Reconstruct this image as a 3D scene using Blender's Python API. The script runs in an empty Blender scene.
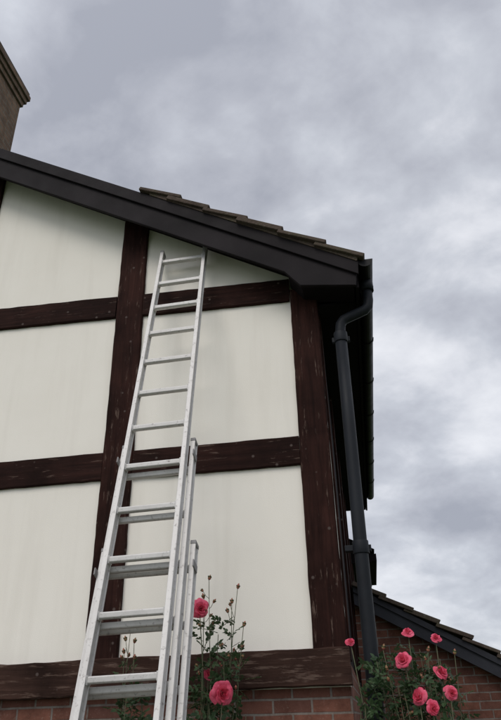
import bpy, bmesh, math, random
from mathutils import Vector, Matrix, Euler
random.seed(7)
C=bpy.context.scene.collection
rnd=random.uniform

# ------------------------------------------------------------ materials
def mat(name,rough=.8,metal=0.,spec=.3):
    m=bpy.data.materials.new(name);m.use_nodes=True
    nt=m.node_tree;b=nt.nodes['Principled BSDF']
    b.inputs['Roughness'].default_value=rough;b.inputs['Metallic'].default_value=metal
    b.inputs['Specular IOR Level'].default_value=spec
    return m,nt,b
def N(nt,t,**k):
    n=nt.nodes.new(t)
    for a,v in k.items():
        if a in n.inputs: n.inputs[a].default_value=v
        else: setattr(n,a,v)
    return n
def coords(nt,scale=(1,1,1),rot=(0,0,0)):
    tc=N(nt,'ShaderNodeTexCoord');mp=N(nt,'ShaderNodeMapping')
    mp.inputs['Scale'].default_value=scale;mp.inputs['Rotation'].default_value=rot
    nt.links.new(tc.outputs['Object'],mp.inputs['Vector']);return mp.outputs['Vector']
def noise(nt,vec,scale,detail=6,rough=.6,dist=0):
    n=N(nt,'ShaderNodeTexNoise');n.inputs['Scale'].default_value=scale;n.inputs['Detail'].default_value=detail
    n.inputs['Roughness'].default_value=rough;n.inputs['Distortion'].default_value=dist
    nt.links.new(vec,n.inputs['Vector']);return n.outputs['Fac']
def ramp(nt,fac,stops):
    r=N(nt,'ShaderNodeValToRGB');e=r.color_ramp.elements
    while len(e)<len(stops): e.new(.5)
    for i,(p,c) in enumerate(stops):
        e[i].position=p;e[i].color=(*c,1) if len(c)==3 else c
    nt.links.new(fac,r.inputs['Fac']);return r.outputs['Color']
def mix(nt,a,b,f,mode='MIX'):
    m=N(nt,'ShaderNodeMix');m.data_type='RGBA';m.blend_type=mode
    for s,v in ((m.inputs[6],a),(m.inputs[7],b),(m.inputs[0],f)):
        if isinstance(v,(int,float)): s.default_value=v
        elif isinstance(v,tuple): s.default_value=(*v,1)
        else: nt.links.new(v,s)
    return m.outputs[2]
def bump(nt,b,h,strength=.3,dist=.01):
    n=N(nt,'ShaderNodeBump');n.inputs['Strength'].default_value=strength;n.inputs['Distance'].default_value=dist
    nt.links.new(h,n.inputs['Height']);nt.links.new(n.outputs['Normal'],b.inputs['Normal'])
g=lambda v:(v,v,v)

def wood(name,axis,dark,lite,wear,wearc=(.30,.24,.20),spots=True,wa=1.):
    m,nt,b=mat(name,.8,spec=.08)
    s=[14,14,14];s[axis]=.9
    v=coords(nt,tuple(s));v1=coords(nt)
    gr=noise(nt,v,2.2,6,.65,.4)
    col=ramp(nt,gr,[(.3,dark),(.7,lite)])
    cl=noise(nt,v1,2.3,5,.6)
    col=mix(nt,col,tuple(c*.5 for c in dark),ramp(nt,cl,[(.4,g(0)),(.68,g(.8))]))
    s2=[30,30,30];s2[axis]=3.5
    w=noise(nt,coords(nt,tuple(s2)),1.6,6,.7)
    wm=ramp(nt,w,[(wear,g(0)),(wear+.09,g(wa))])
    col=mix(nt,col,wearc,wm)
    if spots:
        vo=N(nt,'ShaderNodeTexVoronoi');vo.inputs['Scale'].default_value=9;nt.links.new(v1,vo.inputs['Vector'])
        k=ramp(nt,vo.outputs['Distance'],[(.06,g(.8)),(.11,g(0))])
        col=mix(nt,col,(.10,.078,.07),k)
    nt.links.new(col,b.inputs['Base Color'])
    bump(nt,b,gr,.8,.007);return m
W_V=wood('stained_timber_vertical',2,(.016,.0068,.0055),(.046,.0185,.0145),.60,(.12,.082,.066))
W_H=wood('stained_timber_horizontal',0,(.014,.0066,.0054),(.040,.017,.0135),.61,(.12,.082,.066))
W_S=wood('weathered_sill_timber',0,(.026,.0135,.0105),(.070,.038,.029),.56,(.125,.085,.068),True,.8)

def white_panel():
    m,nt,b=mat('white_render_panel',.85,spec=.1)
    v=coords(nt)
    a=noise(nt,v,1.1,5,.6);c=noise(nt,coords(nt,(6,6,.5)),1.3,6,.6);f=noise(nt,v,160,3,.6)
    col=ramp(nt,a,[(.3,(.795,.757,.685)),(.72,(.845,.812,.745))])
    col=mix(nt,col,(.64,.60,.53),ramp(nt,c,[(.50,g(0)),(.80,g(.35))]))
    d=noise(nt,v,26,4,.7)
    col=mix(nt,col,(.48,.445,.39),ramp(nt,d,[(.66,g(0)),(.80,g(.35))]))
    nt.links.new(col,b.inputs['Base Color']);bump(nt,b,mix(nt,f,a,.5),.3,.006);return m
PANEL=white_panel()

def brick(name,c1,c2,mort,axis='x'):
    m,nt,b=mat(name,.9,spec=.15)
    tc=N(nt,'ShaderNodeTexCoord');sp=N(nt,'ShaderNodeSeparateXYZ');cb=N(nt,'ShaderNodeCombineXYZ')
    nt.links.new(tc.outputs['Object'],sp.inputs[0])
    nt.links.new(sp.outputs['X' if axis=='x' else 'Y'],cb.inputs['X']);nt.links.new(sp.outputs['Z'],cb.inputs['Y'])
    nz=N(nt,'ShaderNodeTexNoise');nz.inputs['Scale'].default_value=6;nt.links.new(cb.outputs[0],nz.inputs['Vector'])
    vm=N(nt,'ShaderNodeVectorMath');vm.operation='MULTIPLY_ADD';nt.links.new(nz.outputs['Color'],vm.inputs[0]);vm.inputs[1].default_value=(.008,.008,0);nt.links.new(cb.outputs[0],vm.inputs[2])
    br=N(nt,'ShaderNodeTexBrick');nt.links.new(vm.outputs[0],br.inputs['Vector'])
    br.inputs['Scale'].default_value=1;br.inputs['Brick Width'].default_value=.225;br.inputs['Row Height'].default_value=.075
    br.inputs['Mortar Size'].default_value=.007;br.inputs['Mortar Smooth'].default_value=.25;br.inputs['Bias'].default_value=-.1
    br.inputs['Color1'].default_value=(*c1,1);br.inputs['Color2'].default_value=(*c2,1);br.inputs['Mortar'].default_value=(*mort,1)
    v=coords(nt);a=noise(nt,v,9,6,.7);f=noise(nt,v,90,4,.7)
    col=mix(nt,br.outputs['Color'],tuple(x*.35 for x in c1),ramp(nt,a,[(.42,g(0)),(.72,g(.85))]))
    col=mix(nt,col,(.32,.27,.23),ramp(nt,f,[(.60,g(0)),(.76,g(.5))]))
    nt.links.new(col,b.inputs['Base Color'])
    h=mix(nt,br.outputs['Fac'],f,.25);inv=N(nt,'ShaderNodeInvert');nt.links.new(h,inv.inputs['Color'])
    bump(nt,b,inv.outputs[0],.8,.008);return m
BRX=brick('red_brick_front',(.20,.085,.06),(.11,.052,.042),(.21,.185,.165))
BRY=brick('red_brick_side',(.20,.085,.06),(.11,.052,.042),(.21,.185,.165),'y')
CHX=brick('chimney_brick_front',(.22,.145,.10),(.13,.09,.068),(.19,.17,.14))
CHY=brick('chimney_brick_side',(.22,.145,.10),(.13,.09,.068),(.19,.17,.14),'y')

def paint(name,c,rough=.4,var=.3,spec=.4,sc=3):
    m,nt,b=mat(name,rough,spec=spec);v=coords(nt)
    a=noise(nt,v,sc,6,.7)
    nt.links.new(ramp(nt,a,[(.3,tuple(x*(1-var) for x in c)),(.72,tuple(x*(1+var) for x in c))]),b.inputs['Base Color'])
    r=noise(nt,v,sc*4,4,.6);rr=N(nt,'ShaderNodeMapRange');rr.inputs['To Min'].default_value=rough-.1;rr.inputs['To Max'].default_value=rough+.2
    nt.links.new(r,rr.inputs[0]);nt.links.new(rr.outputs[0],b.inputs['Roughness'])
    bump(nt,b,noise(nt,v,sc*12,4,.6),.15,.004);return m
BARGE=paint('bargeboard_paint',(.0135,.0110,.0125),.6,.6,.10)
BLACK=paint('black_plastic',(.007,.007,.008),.45,.3,.18)
PIPE=paint('pipe_plastic',(.013,.015,.019),.5,.3,.18)
SOFF=paint('soffit_dark',(.009,.007,.008),.8,.4,.1)
def tile():
    m,nt,b=mat('mossy_concrete_tile',.95,spec=.08);v=coords(nt)
    a=noise(nt,v,5,8,.72);c=noise(nt,v,22,6,.7)
    col=ramp(nt,a,[(.3,(.050,.037,.031)),(.5,(.095,.073,.060)),(.7,(.074,.070,.042))])
    col=mix(nt,col,(.20,.18,.155),ramp(nt,c,[(.58,g(0)),(.74,g(.7))]))
    nt.links.new(col,b.inputs['Base Color']);bump(nt,b,c,.9,.015);return m
TILE=tile()
def alu():
    m,nt,b=mat('weathered_aluminium',.62,.4,.3)
    v=coords(nt);a=noise(nt,v,6,7,.7);c=noise(nt,v,45,5,.7)
    col=ramp(nt,a,[(.3,(.50,.485,.47)),(.7,(.66,.645,.63))])
    col=mix(nt,col,(.17,.15,.14),ramp(nt,c,[(.57,g(0)),(.72,g(.8))]))
    nt.links.new(col,b.inputs['Base Color'])
    rr=N(nt,'ShaderNodeMapRange');rr.inputs['To Min'].default_value=.5;rr.inputs['To Max'].default_value=.75
    nt.links.new(a,rr.inputs[0]);nt.links.new(rr.outputs[0],b.inputs['Roughness'])
    bump(nt,b,c,.2,.002);return m
ALU=alu()
def leafm(name,c1,c2,rough=.5,tr=.0,sc=14):
    m,nt,b=mat(name,rough,spec=.3);v=coords(nt)
    a=noise(nt,v,sc,4,.6);nt.links.new(ramp(nt,a,[(.32,c1),(.68,c2)]),b.inputs['Base Color'])
    if tr:
        t=N(nt,'ShaderNodeBsdfTranslucent');t.inputs['Color'].default_value=(*c2,1);mx=N(nt,'ShaderNodeMixShader');mx.inputs[0].default_value=tr
        nt.links.new(b.outputs[0],mx.inputs[1]);nt.links.new(t.outputs[0],mx.inputs[2]);nt.links.new(mx.outputs[0],nt.nodes['Material Output'].inputs['Surface'])
    return m
LEAF=leafm('rose_leaf',(.018,.042,.018),(.060,.105,.042),.5,.22)
STEM=leafm('rose_stem',(.045,.07,.03),(.10,.085,.05),.6)
PETAL=leafm('rose_petal',(.62,.040,.10),(.84,.17,.27),.6,.25,40)
BUD=leafm('rose_bud',(.35,.07,.07),(.14,.16,.06),.6,0,60)
GRASS=leafm('grass',(.035,.065,.018),(.075,.11,.035),.9)
SOIL=leafm('soil',(.045,.03,.02),(.09,.06,.04),.95)
PAVE=leafm('paving_stone',(.22,.20,.18),(.34,.32,.28),.9)
HEDGE=leafm('hedge_leaf',(.018,.038,.012),(.05,.085,.028),.7)

# ------------------------------------------------------------ mesh helpers
def empty(name):
    e=bpy.data.objects.new(name,None);C.objects.link(e);return e
def obj(name,bm,mats,parent=None,smooth=False,bevel=0):
    me=bpy.data.meshes.new(name);bmesh.ops.recalc_face_normals(bm,faces=bm.faces[:]);bm.to_mesh(me);bm.free()
    for m in (mats if isinstance(mats,(list,tuple)) else [mats]): me.materials.append(m)
    if smooth:
        for p in me.polygons: p.use_smooth=True
    o=bpy.data.objects.new(name,me);C.objects.link(o)
    if parent: o.parent=parent
    if bevel:
        b=o.modifiers.new('bevel','BEVEL');b.width=bevel;b.segments=2;b.limit_method='ANGLE'
    return o
def box(bm,x0,x1,y0,y1,z0,z1,mi=0):
    v=[bm.verts.new((x,y,z)) for x in (x0,x1) for y in (y0,y1) for z in (z0,z1)]
    for f in ((0,1,3,2),(4,6,7,5),(0,4,5,1),(2,3,7,6),(0,2,6,4),(1,5,7,3)):
        bm.faces.new([v[i] for i in f]).material_index=mi
    return v
def prism(bm,pts,y0,y1,mi=0):
    a=[bm.verts.new((x,y0,z)) for x,z in pts];b=[bm.verts.new((x,y1,z)) for x,z in pts]
    n=len(pts);bm.faces.new(a).material_index=mi;bm.faces.new(b[::-1]).material_index=mi
    for i in range(n): bm.faces.new((a[i],b[i],b[(i+1)%n],a[(i+1)%n])).material_index=mi
def beam(bm,p0,p1,wid,y0,y1,jit=.0022,seg=.07,mi=0):
    """rough-sawn timber lying in the wall plane between p0 and p1 (x,z centre points)"""
    a=Vector((p0[0],0,p0[1]));b=Vector((p1[0],0,p1[1]));d=(b-a);L=d.length;d.normalize();s=Vector((-d.z,0,d.x))
    n=max(2,int(L/seg));rings=[];ph=rnd(0,9)
    for i in range(n+1):
        c=a+d*(L*i/n);lo=.0025*math.sin(i*seg*2.1+ph);w1=wid/2+rnd(-jit,jit)+lo;w2=wid/2+rnd(-jit,jit)-lo*.6;yf=y0+rnd(-.0015,.0015)
        ch=.007
        rings.append([bm.verts.new(c+s*o+Vector((0,y,0))) for o,y in ((-w1,y1),(-w1,yf+ch),(-w1+ch,yf),(w2-ch,yf),(w2,yf+ch),(w2,y1))])
    for r,q in zip(rings,rings[1:]):
        for k in range(6):
            bm.faces.new((r[k],q[k],q[(k+1)%6],r[(k+1)%6])).material_index=mi
    bm.faces.new(rings[0]);bm.faces.new(rings[-1][::-1])
def tube(bm,pts,rad,n=8,mi=0,cap=True):
    pts=[Vector(p) for p in pts];rings=[]
    for i,p in enumerate(pts):
        t=(pts[min(i+1,len(pts)-1)]-pts[max(i-1,0)]).normalized()
        u=t.orthogonal().normalized() if abs(t.z)<.9 else t.cross(Vector((0,1,0))).normalized()
        w=t.cross(u);r=rad[i] if isinstance(rad,(list,tuple)) else rad
        rings.append((p,u,w,r))
    R=[];pu=None
    for p,u,w,r in rings:
        if pu is not None:
            t=u.cross(w);u=(pu-t*pu.dot(t)).normalized();w=t.cross(u)
        pu=u
        R.append([bm.verts.new(p+(u*math.cos(2*math.pi*k/n)+w*math.sin(2*math.pi*k/n))*r) for k in range(n)])
    for a,b in zip(R,R[1:]):
        for k in range(n): 
            f=bm.faces.new((a[k],a[(k+1)%n],b[(k+1)%n],b[k]));f.material_index=mi;f.smooth=True
    if cap:
        bm.faces.new(R[0][::-1]).material_index=mi;bm.faces.new(R[-1]).material_index=mi

GZ=-.5           # ground level
RX,SL=-3.9,.576  # ridge x, roof slope
EX=.28
def rz(x):       # top of bargeboard / rafters, both slopes
    if x<RX: x=2*RX-x
    return 4.65+SL*(EX-x)
Y1=5.6
# ------------------------------------------------------------ house
house=empty('timber_framed_house')
XL=2*RX
bm=bmesh.new()
prism(bm,[(XL,1.85),(0,1.85),(0,4.5),(0,rz(0)-.12),(RX,rz(RX)-.12),(XL,rz(XL)-.12)],.0,.12)
obj('gable_panels',bm,PANEL,house)
bm=bmesh.new();box(bm,XL,.0,.004,.12,GZ,1.85);obj('brick_gable_base',bm,BRX,house)
bm=bmesh.new();box(bm,-.12,-.002,.122,Y1,GZ,2.0);box(bm,XL+.002,XL+.12,.122,Y1,GZ,2.0);obj('brick_side_walls',bm,BRY,house)
bm=bmesh.new();box(bm,-.12,-.006,.122,Y1,2.0,4.55);box(bm,XL+.006,XL+.12,.122,Y1,2.0,4.55)
obj('side_wall_upper',bm,SOFF,house)
bm=bmesh.new();prism(bm,[(XL,GZ),(0,GZ),(0,rz(0)-.12),(RX,rz(RX)-.12),(XL,rz(XL)-.12)],Y1+.002,Y1+.12);obj('rear_wall',bm,BRX,house)

# timbers
bm=bmesh.new()
T0=-.028
posts=[(-.20,.004,4.62),(-1.61,-1.39,None),(-3.07,-2.85,None),(-4.95,-4.73,None),(-6.41,-6.19,None),(-7.80,-7.60,4.62)]
for a,b_,zt in posts:
    c=(a+b_)/2
    top=zt or rz(c)-.13
    dx=.012 if a>-2 and a<-1 else 0
    beam(bm,(c-dx,2.045),(c+dx,top),b_-a,T0-.004,.012)
obj('posts',bm,W_V,house)
bm=bmesh.new()
xs=[(-7.6,-6.41),(-6.19,-4.95),(-4.73,-3.07),(-2.85,-1.61),(-1.39,-.20)]
for a,b_ in xs:
    def up(x): return 4.625+(-.19-x)*.021 if x>-3.9 else 4.69
    beam(bm,(a+.003,up(a)),(b_-.003,up(b_)),.205,T0,.012)
    beam(bm,(a+.003,3.297),(b_-.003,3.300),.205,T0,.012)
beam(bm,(-6.9,6.0),(-4.95,6.0),.2,T0,.012);beam(bm,(-4.73,6.0),(-3.07,6.0),.2,T0,.012)
obj('rails',bm,W_H,house)
bm=bmesh.new();beam(bm,(-7.83,1.89),(.012,1.957),.20,-.07,.0,.0035,.06);obj('sill_beam',bm,W_S,house)
bm=bmesh.new()
for y in (.125,1.6,3.1,4.6): box(bm,-.004,.014,y,y+.2,2.0,4.45)
obj('side_posts',bm,W_V,house)
# bargeboards
YB=-.25
def barge(bm,mir=False):
    P=[(-3.9,rz(-3.9)),(-3.9,rz(-3.9)-.32),(-.21,4.635),(-.10,4.495),(.305,4.44),(.325,4.615)]
    if mir: P=[(2*RX-x-.001,z) for x,z in P][::-1]
    prism(bm,P,YB,YB+.03)
    P=[(-3.9,rz(-3.9)+.01),(-3.9,rz(-3.9)-.11),(.33,rz(.33)-.10),(.34,rz(.33)+.012)]
    if mir: P=[(2*RX-x-.001,z) for x,z in P][::-1]
    prism(bm,P,YB-.022,YB-.001)
bm=bmesh.new();barge(bm);barge(bm,True);obj('bargeboard',bm,BARGE,house,bevel=.004)
bm=bmesh.new()
for mir in (0,1):
    P=[(-3.9,rz(-3.9)-.14),(-3.9,rz(-3.9)-.16),(-.19,rz(-.19)-.17),(-.19,rz(-.19)-.15)]
    Q=[(-.19,4.65),(-.09,4.51),(.29,4.455),(.29,4.475),(-.08,4.53),(-.17,4.66)]
    S=[(-.002,4.452),(.30,4.452),(.30,4.472),(-.002,4.472)]
    for pts,y0,y1 in ((P,YB+.032,-.002),(Q,YB+.032,-.002),(S,.002,Y1+.15)):
        if mir: pts=[(2*RX-x,z) for x,z in pts][::-1]
        prism(bm,pts,y0,y1)
box(bm,.302,.325,YB+.034,Y1+.15,4.44,4.66);box(bm,XL-.325,XL-.302,YB+.034,Y1+.15,4.44,4.66)
obj('soffit_and_fascia',bm,SOFF,house)
bm=bmesh.new()
P=[(RX,rz(RX)-.02),(RX,rz(RX)-.06),(.33,rz(.33)-.06),(.33,rz(.33)-.02)]
prism(bm,P,YB+.04,Y1+.15)
prism(bm,[(2*RX-x-.001,z) for x,z in P][::-1],YB+.04,Y1+.15)
obj('roof_deck',bm,SOFF,house)
def tiles(bm,x_e,z_e,slope,length,y0,y1,side=1,gauge=.33,tw=.3,verge=None,th=.03):
    ang=math.atan(slope);n=int(length/gauge)
    for i in range(n):
        for j in range(int((y1-y0)/tw)):
            ya=y0+j*tw+rnd(-.006,.006)-(rnd(0,.02) if j==0 else 0)
            if verge and j==0 and i*gauge*math.cos(ang)>verge: continue
            s0=i*gauge+rnd(-.012,.012)*(2.5 if j==0 else 1);s1=s0+gauge+.06
            t=th+(rnd(0,.016) if j==0 else 0)
            l0,l1=.045+rnd(-.008,.016),.008+rnd(0,.010)
            vs=[]
            for s,l in ((s0,l0),(s1,l1)):
                for y in (ya,ya+tw-.008):
                    for k in (0,t):
                        a=x_e-side*(s*math.cos(ang))+side*math.sin(ang)*(l+k-.03)
                        z=z_e+s*math.sin(ang)+math.cos(ang)*(l+k-.03)
                        vs.append(bm.verts.new((a,y,z)))
            for f in ((0,1,3,2),(4,6,7,5),(0,4,5,1),(2,3,7,6),(0,2,6,4),(1,5,7,3)): bm.faces.new([vs[q] for q in f])
bm=bmesh.new()
Lr=(.36-RX)/math.cos(math.atan(SL))
tiles(bm,.36,rz(.36)+.035,SL,Lr,YB-.05,Y1+.2,1,verge=1.66)
tiles(bm,XL-.36,rz(.36)+.035,SL,Lr,YB-.05,Y1+.2,-1)
for j in range(13):
    y=YB-.05+j*.45;tube(bm,[(RX,y,rz(RX)-.02),(RX,y+.44,rz(RX)-.02)],.12,10)
obj('roof_tiles',bm,TILE,house,bevel=.006)
bm=bmesh.new()
def my(x): return rz(x)
pts=[(.33,my(.33)+.012),(.34,my(.34)+.05)]+[(x,my(x)+.055+rnd(-.008,.008)) for x in [.2,0,-.2,-.4,-.6,-.8,-1.0,-1.2]]+[(-1.30,my(-1.3)+.05),(-1.30,my(-1.3)+.012)]
prism(bm,pts,YB-.03,YB+.15);obj('verge_mortar',bm,TILE,house)

# chimney
bm=bmesh.new()
cx0,cx1,cy0,cy1=-4.32,-3.55,.05,.95
prism(bm,[(cx0,6.4),(cx1,6.4),(cx1,8.62),(cx0,8.62)],cy0,cy1)
for k in range(3):
    o=.025*(k+1);box(bm,cx0-o,cx1+o,cy0-o,cy1+o,8.62+k*.075+.001*k,8.62+(k+1)*.075)
for f in bm.faces:
    f.normal_update()
    if abs(f.normal.x)>.5: f.material_index=1
obj('chimney_stack',bm,[CHX,CHY],house)
bm=bmesh.new();box(bm,cx0-.06,cx1+.06,cy0-.06,cy1+.06,8.85,8.90)
for yy in (.3,.7): tube(bm,[(-3.93,yy,8.9),(-3.93,yy,9.2)],[.13,.11],14)
obj('chimney_capping',bm,TILE,house)
bm=bmesh.new();box(bm,cx0-.01,cx1+.012,cy0-.012,cy1+.012,6.5,7.32);obj('lead_flashing',bm,SOFF,house)

# rear wing with lower eaves
bm=bmesh.new();box(bm,-3,.02,Y1+.3,7.9,GZ,3.7);obj('rear_wing_wall',bm,W_V,house)
bm=bmesh.new();box(bm,-3.1,.30,Y1+.28,8.0,3.70,3.86);box(bm,.302,.38,Y1+.28,8.0,3.72,3.82)
prism(bm,[(.36,3.87),(-3.1,5.6),(-3.1,5.5),(.3,3.862)],Y1+.2,8.05);obj('rear_wing_roof',bm,SOFF,house)

# ------------------------------------------------------------ gutter and drainpipe
gut=empty('gutter')
bm=bmesh.new()
n=10;prof=[(.388+.058*math.cos(math.pi+math.pi*k/n),4.655+.062*math.sin(math.pi+math.pi*k/n)) for k in range(n+1)]
inner=[(.388+.052*math.cos(math.pi+math.pi*k/n),4.657+.055*math.sin(math.pi+math.pi*k/n)) for k in range(n+1)]
prism(bm,prof+inner[::-1],YB+.0,Y1+.12);prism(bm,prof,YB-.004,YB-.001)
for y in [0.1+.8*i for i in range(7)]:
    pr=[(.388+.064*math.cos(math.pi+math.pi*k/n),4.655+.068*math.sin(math.pi+math.pi*k/n)) for k in range(n+1)]
    prism(bm,pr,y,y+.03)
obj('gutter_channel',bm,BLACK,gut)
pipe=empty('drainpipe')
bm=bmesh.new()
py=-.03
tube(bm,[(.388,py,4.60),(.388,py,4.44),(.380,py,4.385),(.35,py,4.355),(.30,py,4.335),(.235,py,4.31),(.19,py,4.29),(.165,py,4.255),(.157,py,4.20),(.155,py,4.12)],.038,14)
tube(bm,[(.155,py,4.18),(.148,py,3.4),(.136,py,2.4),(.13,py,1.7),(.12,py,GZ+.1),(.12,py-.12,GZ)],.043,16)
tube(bm,[(.388,py,4.62),(.388,py,4.52)],.052,14)
obj('pipe_run',bm,PIPE,pipe,smooth=False)
bm=bmesh.new()
for z,x in ((4.14,.155),(2.62,.139),(1.2,.127)):
    tube(bm,[(x,py,z-.04),(x,py,z+.04)],.050,16)
    box(bm,x-.065,x+.065,py+.02,py+.05,z-.02,z+.02)
    if z<4: box(bm,x-.10,x-.03,py+.0,py+.06,z-.018,z+.018)
obj('pipe_collars',bm,PIPE,pipe,bevel=.003)

# ------------------------------------------------------------ extension ladder
lad=empty('extension_ladder')
top=Vector((-1.045,-.066,5.10));d=Vector((-.024,.327,1)).normalized()
lat=Vector((1,0,.024)).normalized();lat=(lat-d*lat.dot(d)).normalized();nor=lat.cross(d)
if nor.y>0: nor=-nor
HB=((0,1,3,2),(4,6,7,5),(0,4,5,1),(2,3,7,6),(0,2,6,4),(1,5,7,3))
def section(name,t0,t1,width,off,roff,sw=.027,sd=.064,rh=.032):
    """t measured down from the top; off = distance behind the front section"""
    bm=bmesh.new()
    def P(s,t,n): return top+lat*s-d*t+nor*(n-off)
    for sg in (-1,1):
        s=sg*(width/2-sw/2)
        for (sa,sb,na,nb) in ((-sw/2,sw/2,-sd/2,-sd/2+.011),(-sw/2,sw/2,sd/2-.011,sd/2),(-.006,.006,-sd/2+.009,sd/2-.009)):
            v=[bm.verts.new(P(s+a,t,nn)) for t in (t0,t1) for a in (sa,sb) for nn in (na,nb)]
            for f in HB: bm.faces.new([v[i] for i in f])
    t=.125+roff
    while t<t1-.05:
        if t>t0+.04:
            L=width-sw
            up=Vector((0,0,1));fw=Vector((0,-1,0))
            pr=[(-.016,rh/2),(.016,rh/2),(.019,rh/2-.004),(.019,-rh/2+.006),(.012,-rh/2),(-.012,-rh/2),(-.019,-rh/2+.006),(-.019,rh/2-.004)]
            rings=[]
            for sg in (-1,1):
                rings.append([bm.verts.new(P(sg*L/2,t,0)+fw*a+up*b) for a,b in pr])
            m=len(pr)
            for q in range(m): bm.faces.new((rings[0][q],rings[1][q],rings[1][(q+1)%m],rings[0][(q+1)%m]))
            bm.faces.new(rings[0]);bm.faces.new(rings[1][::-1])
            for sg in (-1,1):
                e=L/2-.012
                v=[bm.verts.new(P(sg*e+a,t,0)+fw*b+up*c) for a in (-.010,.006) for b in (-.023,.023) for c in (-rh/2-.004,rh/2+.004)]
                for f in HB: bm.faces.new([v[i] for i in f])
        t+=.2972
    return obj(name,bm,ALU,lad,bevel=.003)
section('fly_section',0,4.9,.385,0,0)
section('middle_section',2.02,5.4,.453,.060,.024)
section('base_section',2.68,5.80,.521,.120,.022)
bm=bmesh.new()
for sg in (-1,1):
    for (w,off,t) in ((.385,0,-.010),(.453,.060,2.01),(.521,.120,2.67),(.521,.120,5.80)):
        s=sg*(w/2-.0135);v=[bm.verts.new(top+lat*(s+a)-d*tt+nor*(nn-off)) for tt in (t,t+.022) for a in (-.0155,.0155) for nn in (-.035,.035)]
        for f in HB: bm.faces.new([v[i] for i in f])
for sg in (-1,1):
    for t,w,off in ((2.12,.453,.03),(2.80,.521,.09),(4.6,.453,.03)):
        s=sg*(w/2+.003);v=[bm.verts.new(top+lat*(s+a)-d*tt+nor*(nn-off)) for tt in (t,t+.04) for a in (-.004,.004) for nn in (-.045,.035)]
        for f in HB: bm.faces.new([v[i] for i in f])
obj('end_caps_and_brackets',bm,paint('grey_rubber',(.26,.25,.25),.7,.3),lad,bevel=.003)

# ------------------------------------------------------------ lean-to
garage=empty('brick_lean_to')
GY=3.0
def gz(x): return 2.90-.557*x
GX=2.9
bm=bmesh.new();prism(bm,[(.022,GZ),(GX-.2,GZ),(GX-.2,gz(GX-.2)-.1),(.022,gz(.022)-.1)],GY+.12,GY+.3);obj('front_wall',bm,BRX,garage)
bm=bmesh.new();box(bm,GX-.4,GX-.198,GY+.3,5.9,GZ,gz(GX)-.05);obj('side_wall',bm,BRY,garage)
bm=bmesh.new();prism(bm,[(.025,gz(.025)),(.025,gz(.025)-.17),(GX,gz(GX)-.17),(GX,gz(GX))],GY,GY+.03)
prism(bm,[(.025,gz(.025)+.01),(.025,gz(.025)-.05),(GX,gz(GX)-.05),(GX,gz(GX)+.01)],GY-.02,GY-.001)
prism(bm,[(.025,gz(.025)-.13),(.025,gz(.025)-.15),(GX,gz(GX)-.15),(GX,gz(GX)-.13)],GY+.032,GY+.118)
obj('bargeboard',bm,paint('leanto_bargeboard_paint',(.030,.031,.038),.6,.4,.15),garage)
bm=bmesh.new();tiles(bm,GX+.05,gz(GX+.05)+.03,.557,3.33,GY-.04,5.9,1,gauge=.30);obj('roof_tiles',bm,TILE,garage,bevel=.006)

# ------------------------------------------------------------ roses
def leaflet(bm,p,dirv,up,L):
    side=dirv.cross(up).normalized();w=L*.36
    pts=[(0,0,0),(.3,.85,.07),(.68,.75,.08),(1,0,-.06),(.68,-.75,.08),(.3,-.85,.07)]
    c=[bm.verts.new(p+dirv*(L*a)+side*(w*b)+up*(L*h)) for a,b,h in pts]
    for f in ((0,1,2,3),(0,3,4,5)): bm.faces.new([c[i] for i in f]).material_index=0
def rvec(zb=0):
    v=Vector((rnd(-1,1),rnd(-1,1),rnd(-1,1)+zb))
    return v.normalized()
def compound(bm,p,sz):
    dv=rvec(.1);up=(Vector((0,0,1))+rvec()*.7).normalized();up=(up-dv*up.dot(dv)).normalized();side=dv.cross(up)
    tip=p+dv*sz*1.9
    tube(bm,[p,tip],.0014,4,1,False)
    leaflet(bm,tip,dv,up,sz)
    for a in (.45,.9):
        for s in (-1,1):
            q=p+dv*sz*1.9*a;leaflet(bm,q,(dv*.5+side*s).normalized(),up,sz*.85)
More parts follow.
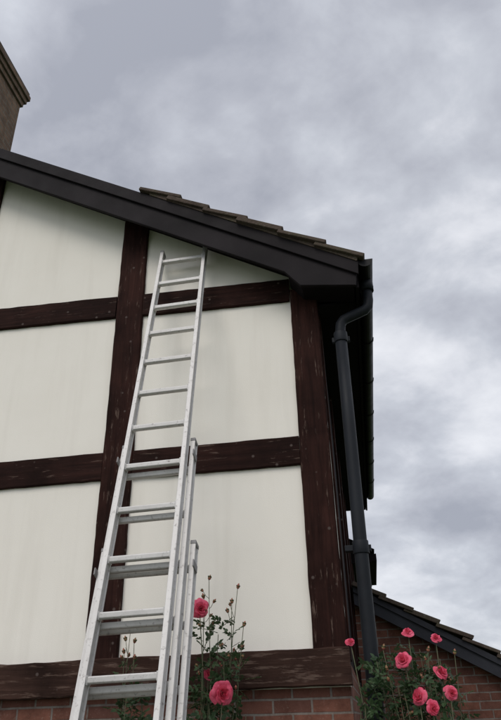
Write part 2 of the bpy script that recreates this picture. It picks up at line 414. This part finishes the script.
def blossom(bm,c,r,face):
    """layered garden rose: nested overlapping cupped petals, outer ones reflexed"""
    face=(face.normalized()+rvec()*.35).normalized();u=face.orthogonal().normalized();w=face.cross(u)
    off=(u*rnd(-1,1)+w*rnd(-1,1))*.08
    layers=[(2,.14,.82,.0,85),(3,.28,.86,.05,66),(4,.44,.78,.14,58),(4,.62,.62,.28,54),(5,.82,.36,.42,46),(5,1.0,.10,.50,44)]
    for li,(n,R,H,curl,sp) in enumerate(layers):
        ph=rnd(0,6)
        for k in range(n):
            a0=ph+2*math.pi*(k+rnd(-.22,.22))/n;spn=math.radians(sp)*rnd(.8,1.15);Rk=r*R*rnd(.84,1.12);Hk=r*H*rnd(.85,1.08)
            nt_,ns=5,7;grid=[];wv=rnd(0,6);cu=curl*rnd(.5,1.4)
            for i in range(nt_):
                t=i/(nt_-1);row=[]
                for j in range(ns):
                    s=(j/(ns-1)-.5)*2
                    edge=(1-abs(s)**2.5*.34)
                    a=a0+s*spn*(.5+.5*math.sin(math.pi*min(t*1.1,1)*.6))
                    rad=u*math.cos(a)+w*math.sin(a)
                    wave=.05*r*math.sin(s*4+wv)*t
                    ro=Rk*(.25+.75*math.sin(t*math.pi/2)**.8)*(.8+.2*edge)+r*cu*.35*max(0,t-.65)*2.8*edge+.05*r*s+wave
                    hh=Hk*t*edge-r*cu*.5*max(0,t-.7)*3+wave
                    row.append(bm.verts.new(c+off*r*(6-li)/3+rad*ro+face*(hh-.25*r)))
                grid.append(row)
            for i in range(nt_-1):
                for j in range(ns-1):
                    f=bm.faces.new((grid[i][j],grid[i][j+1],grid[i+1][j+1],grid[i+1][j]));f.material_index=2;f.smooth=True
    for k in range(5):
        a=k*1.257;leaflet(bm,c-face*r*.28,(u*math.cos(a)+w*math.sin(a)-face*.2).normalized(),-face,r*.8)
def bud(bm,p,dv,r):
    pts=[p,p+dv*r*.8,p+dv*r*2,p+dv*r*3.2];tube(bm,pts,[r*.5,r,r*.8,r*.1],7,3)
    o=dv.orthogonal().normalized()
    for k in range(4):
        a=k*math.pi/2;v=(dv*.9+o*math.cos(a)*.6+dv.cross(o)*math.sin(a)*.6).normalized()
        leaflet(bm,p,v,dv,r*2.6)
def stem(bm,base,tip,r0=.006,r1=.0025,sag=.06,n=9):
    base=Vector(base);tip=Vector(tip);o=Vector((rnd(-1,1),rnd(-1,1),0))*sag;P=[]
    for i in range(n):
        t=i/(n-1);p=base.lerp(tip,t)+o*math.sin(math.pi*t)+Vector((rnd(-1,1),rnd(-1,1),0))*.008*(0<i<n-1);P.append(p)
    tube(bm,P,[r0+(r1-r0)*i/(n-1) for i in range(n)],6,1);return P
def rose(name,root,flowers,buds,clumps,nleaf=1.):
    bm=bmesh.new();root=Vector(root)
    for c,r,fc in flowers:
        c=Vector(c);P=stem(bm,root+Vector((rnd(-.08,.08),rnd(-.05,.05),0)),c-Vector(fc).normalized()*r*.3)
        blossom(bm,c,r,Vector(fc))
        for p in P[4:-1]:
            compound(bm,p,rnd(.028,.042))
            compound(bm,p.lerp(P[-1],.3),rnd(.024,.036))
    for c in buds:
        c=Vector(c);P=stem(bm,root+Vector((rnd(-.08,.08),rnd(-.05,.05),0)),c,.005,.0018,.05,12)
        bud(bm,c,(Vector((0,0,1))+rvec()*.4).normalized(),.010)
        for p in P[6:-1]:
            for q in (0,.5): compound(bm,p.lerp(P[-1],q*.2),rnd(.022,.036))
        for k in range(random.randint(3,5)):
            q=P[-2].lerp(P[-1],rnd(-.8,.7));e=q+Vector((rnd(-.06,.06),rnd(-.04,.04),rnd(.02,.08)))
            tube(bm,[q,(q+e)/2+Vector((0,0,-.006)),e],.0015,5,1);bud(bm,e,(e-q).normalized(),rnd(.007,.010))
            if rnd(0,1)<.8: compound(bm,q,.020)
    for c,rad,n in clumps:
        c=Vector(c)
        for k in range(int(n*nleaf)):
            v=rvec()*(rnd(0,1)**.45);p=c+Vector((v.x*rad[0],v.y*rad[1],v.z*rad[2]));compound(bm,p,rnd(.026,.046))
        for k in range(int(n/9)):
            v=rvec();stem(bm,(c.x+rnd(-.1,.1),c.y,GZ+.0),c+Vector((v.x*rad[0]*.8,v.y*rad[1]*.8,abs(v.z)*rad[2]*.8)),.006,.002)
    return obj(name,bm,[LEAF,STEM,PETAL,BUD])
rose('rose_bush',(-.78,-.33,GZ),
  [((-.80,-.38,2.262),.047,(.5,-1,.1)),((-.645,-.50,1.825),.058,(.3,-1,.15)),((-.76,-.32,1.93),.030,(.6,-.6,.4))],
  [(-.756,-.35,2.42),(-.587,-.35,2.36),(-.56,-.33,2.16),(-.79,-.33,2.32),(-.62,-.36,2.28)],
  [((-.74,-.30,1.70),(.23,.15,.17),95),((-.70,-.32,1.92),(.17,.1,.14),40),((-.8,-.32,1.2),(.32,.2,.45),150),((-.72,-.33,2.10),(.14,.06,.13),16)])
rose('rose_bush',(-1.25,-.30,GZ),[],
  [(-1.233,-.30,2.17),(-1.20,-.32,2.10),(-1.27,-.28,2.05)],
  [((-1.2,-.3,1.76),(.11,.1,.13),34),((-1.2,-.3,1.2),(.25,.18,.4),90)])
rose('rose_bush',(.42,-.22,GZ),
  [((.298,-.24,1.967),.042,(-.5,-1,.1)),((.50,-.22,1.90),.040,(.4,-1,.4)),((.50,-.15,2.077),.027,(.5,-.8,.5)),((.345,-.2,2.107),.029,(-.3,-.8,.6)),
   ((.525,-.26,1.795),.034,(.6,-1,.0)),((.35,-.31,1.786),.043,(-.5,-1,0)),((.42,-.34,1.73),.035,(.2,-1,.4)),((.025,-.2,2.07),.024,(0,-.8,.4)),((.39,-.15,1.82),.028,(.5,-.5,.6))],
  [(.44,-.2,2.0),(.2,-.2,2.02),(.58,-.2,1.98)],
  [((.37,-.14,1.74),(.25,.13,.18),120),((.24,-.15,1.87),(.16,.1,.15),46),((.42,-.13,1.93),(.14,.08,.12),26),((.40,-.2,1.2),(.34,.22,.42),170),((.12,-.2,1.75),(.10,.08,.14),26)])

# ------------------------------------------------------------ ground and surroundings
bm=bmesh.new();S=900
vs=[bm.verts.new(p) for p in ((-S,-S,GZ-.008),(S,-S,GZ-.008),(S,S,GZ-.008),(-S,S,GZ-.008))];bm.faces.new(vs);obj('lawn_ground',bm,GRASS)
bm=bmesh.new()
for i in range(-14,10):
    for j in range(4):
        x=i*.6;y=-3.1+j*.6;box(bm,x+.004,x+.594,y+.004,y+.594,GZ-.02,GZ+.012+rnd(0,.003))
obj('patio_paving',bm,PAVE,bevel=.004)
bm=bmesh.new();box(bm,-8,.9,-.66,-.002,GZ-.05,GZ+.05);obj('flower_bed',bm,SOIL)
bm=bmesh.new()
for k in range(6000):
    x=rnd(-25,25);p=Vector((x,-16+rnd(-.5,.5)+.3*math.sin(x),GZ+rnd(0,1.9)+.15*math.sin(x*2.1)));dv=rvec();leaflet(bm,p,dv,rvec(.4),.20)
obj('garden_hedge',bm,HEDGE)

# ------------------------------------------------------------ sky, sun
w=bpy.data.worlds.new('World');bpy.context.scene.world=w;w.use_nodes=True;nt=w.node_tree
bg=nt.nodes['Background'];out=nt.nodes['World Output']
sel,srot=math.radians(48),math.radians(195)
sky=N(nt,'ShaderNodeTexSky');sky.sky_type='NISHITA';sky.sun_disc=False;sky.sun_elevation=sel;sky.sun_rotation=srot
bg.inputs['Strength'].default_value=.07;nt.links.new(sky.outputs[0],bg.inputs['Color'])
tc=N(nt,'ShaderNodeTexCoord');sp=N(nt,'ShaderNodeSeparateXYZ');nt.links.new(tc.outputs['Generated'],sp.inputs[0])
def M(op,a,b=None,cl=False):
    n=N(nt,'ShaderNodeMath');n.operation=op;n.use_clamp=cl
    for i,v in enumerate((a,b)):
        if v is None: continue
        if isinstance(v,(int,float)): n.inputs[i].default_value=v
        else: nt.links.new(v,n.inputs[i])
    return n.outputs[0]
zz=M('ADD',M('MAXIMUM',sp.outputs['Z'],0.0),.55)
cb=N(nt,'ShaderNodeCombineXYZ');nt.links.new(M('DIVIDE',sp.outputs['X'],zz),cb.inputs[0]);nt.links.new(M('DIVIDE',sp.outputs['Y'],zz),cb.inputs[1])
mp=N(nt,'ShaderNodeMapping');mp.inputs['Location'].default_value=(3.4,1.2,0);mp.inputs['Rotation'].default_value=(0,0,.6);mp.inputs['Scale'].default_value=(1,1.15,1);nt.links.new(cb.outputs[0],mp.inputs[0])
n1=noise(nt,mp.outputs[0],2.3,5,.52,.2);n2=noise(nt,mp.outputs[0],7,6,.58,.2)
f=M('ADD',M('MULTIPLY',n1,.66),M('MULTIPLY',n2,.34))
lowz=M('MULTIPLY',M('SUBTRACT',.64,sp.outputs['Z']),.10)   # thinner, brighter cloud towards the horizon
f=M('ADD',f,lowz)
col=ramp(nt,f,[(.39,(.31,.325,.375)),(.46,(.39,.405,.455)),(.52,(.475,.495,.545)),(.57,(.59,.605,.65)),(.66,(.74,.75,.785))])
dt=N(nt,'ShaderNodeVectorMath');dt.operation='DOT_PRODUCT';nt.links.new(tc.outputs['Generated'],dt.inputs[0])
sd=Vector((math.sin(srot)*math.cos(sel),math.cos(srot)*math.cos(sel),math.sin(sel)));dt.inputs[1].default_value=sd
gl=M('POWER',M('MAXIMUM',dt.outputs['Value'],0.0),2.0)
b2=N(nt,'ShaderNodeBackground');nt.links.new(col,b2.inputs['Color'])
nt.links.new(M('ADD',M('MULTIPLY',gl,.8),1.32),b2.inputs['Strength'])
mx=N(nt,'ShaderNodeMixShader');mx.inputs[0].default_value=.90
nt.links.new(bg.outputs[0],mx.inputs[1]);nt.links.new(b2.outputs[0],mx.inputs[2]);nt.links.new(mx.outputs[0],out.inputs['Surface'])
L=bpy.data.lights.new('sun','SUN');L.energy=1.25;L.angle=math.radians(28);L.color=(1,.94,.86)
lo=bpy.data.objects.new('sun',L);C.objects.link(lo);lo.rotation_euler=(-sd).to_track_quat('-Z','Y').to_euler()

# ------------------------------------------------------------ camera
cam=bpy.data.cameras.new('camera');co=bpy.data.objects.new('camera',cam);C.objects.link(co)
yaw,pit,rol=math.radians(8.75),math.radians(28.93),math.radians(-1.68)
F=Vector((-math.sin(yaw)*math.cos(pit),math.cos(yaw)*math.cos(pit),math.sin(pit)))
R0=Vector((math.cos(yaw),math.sin(yaw),0));U0=R0.cross(F)
R=R0*math.cos(rol)+U0*math.sin(rol);U=-R0*math.sin(rol)+U0*math.cos(rol)
m=Matrix((R,U,-F)).transposed().to_4x4();m.translation=Vector((.12,-4.2,1.7));co.matrix_world=m
cam.sensor_fit='VERTICAL';cam.sensor_height=36;cam.sensor_width=36;cam.lens=32.5;cam.clip_end=3000
bpy.context.scene.camera=co
vs_=bpy.context.scene.view_settings;vs_.view_transform='Standard';vs_.look='None';vs_.exposure=0
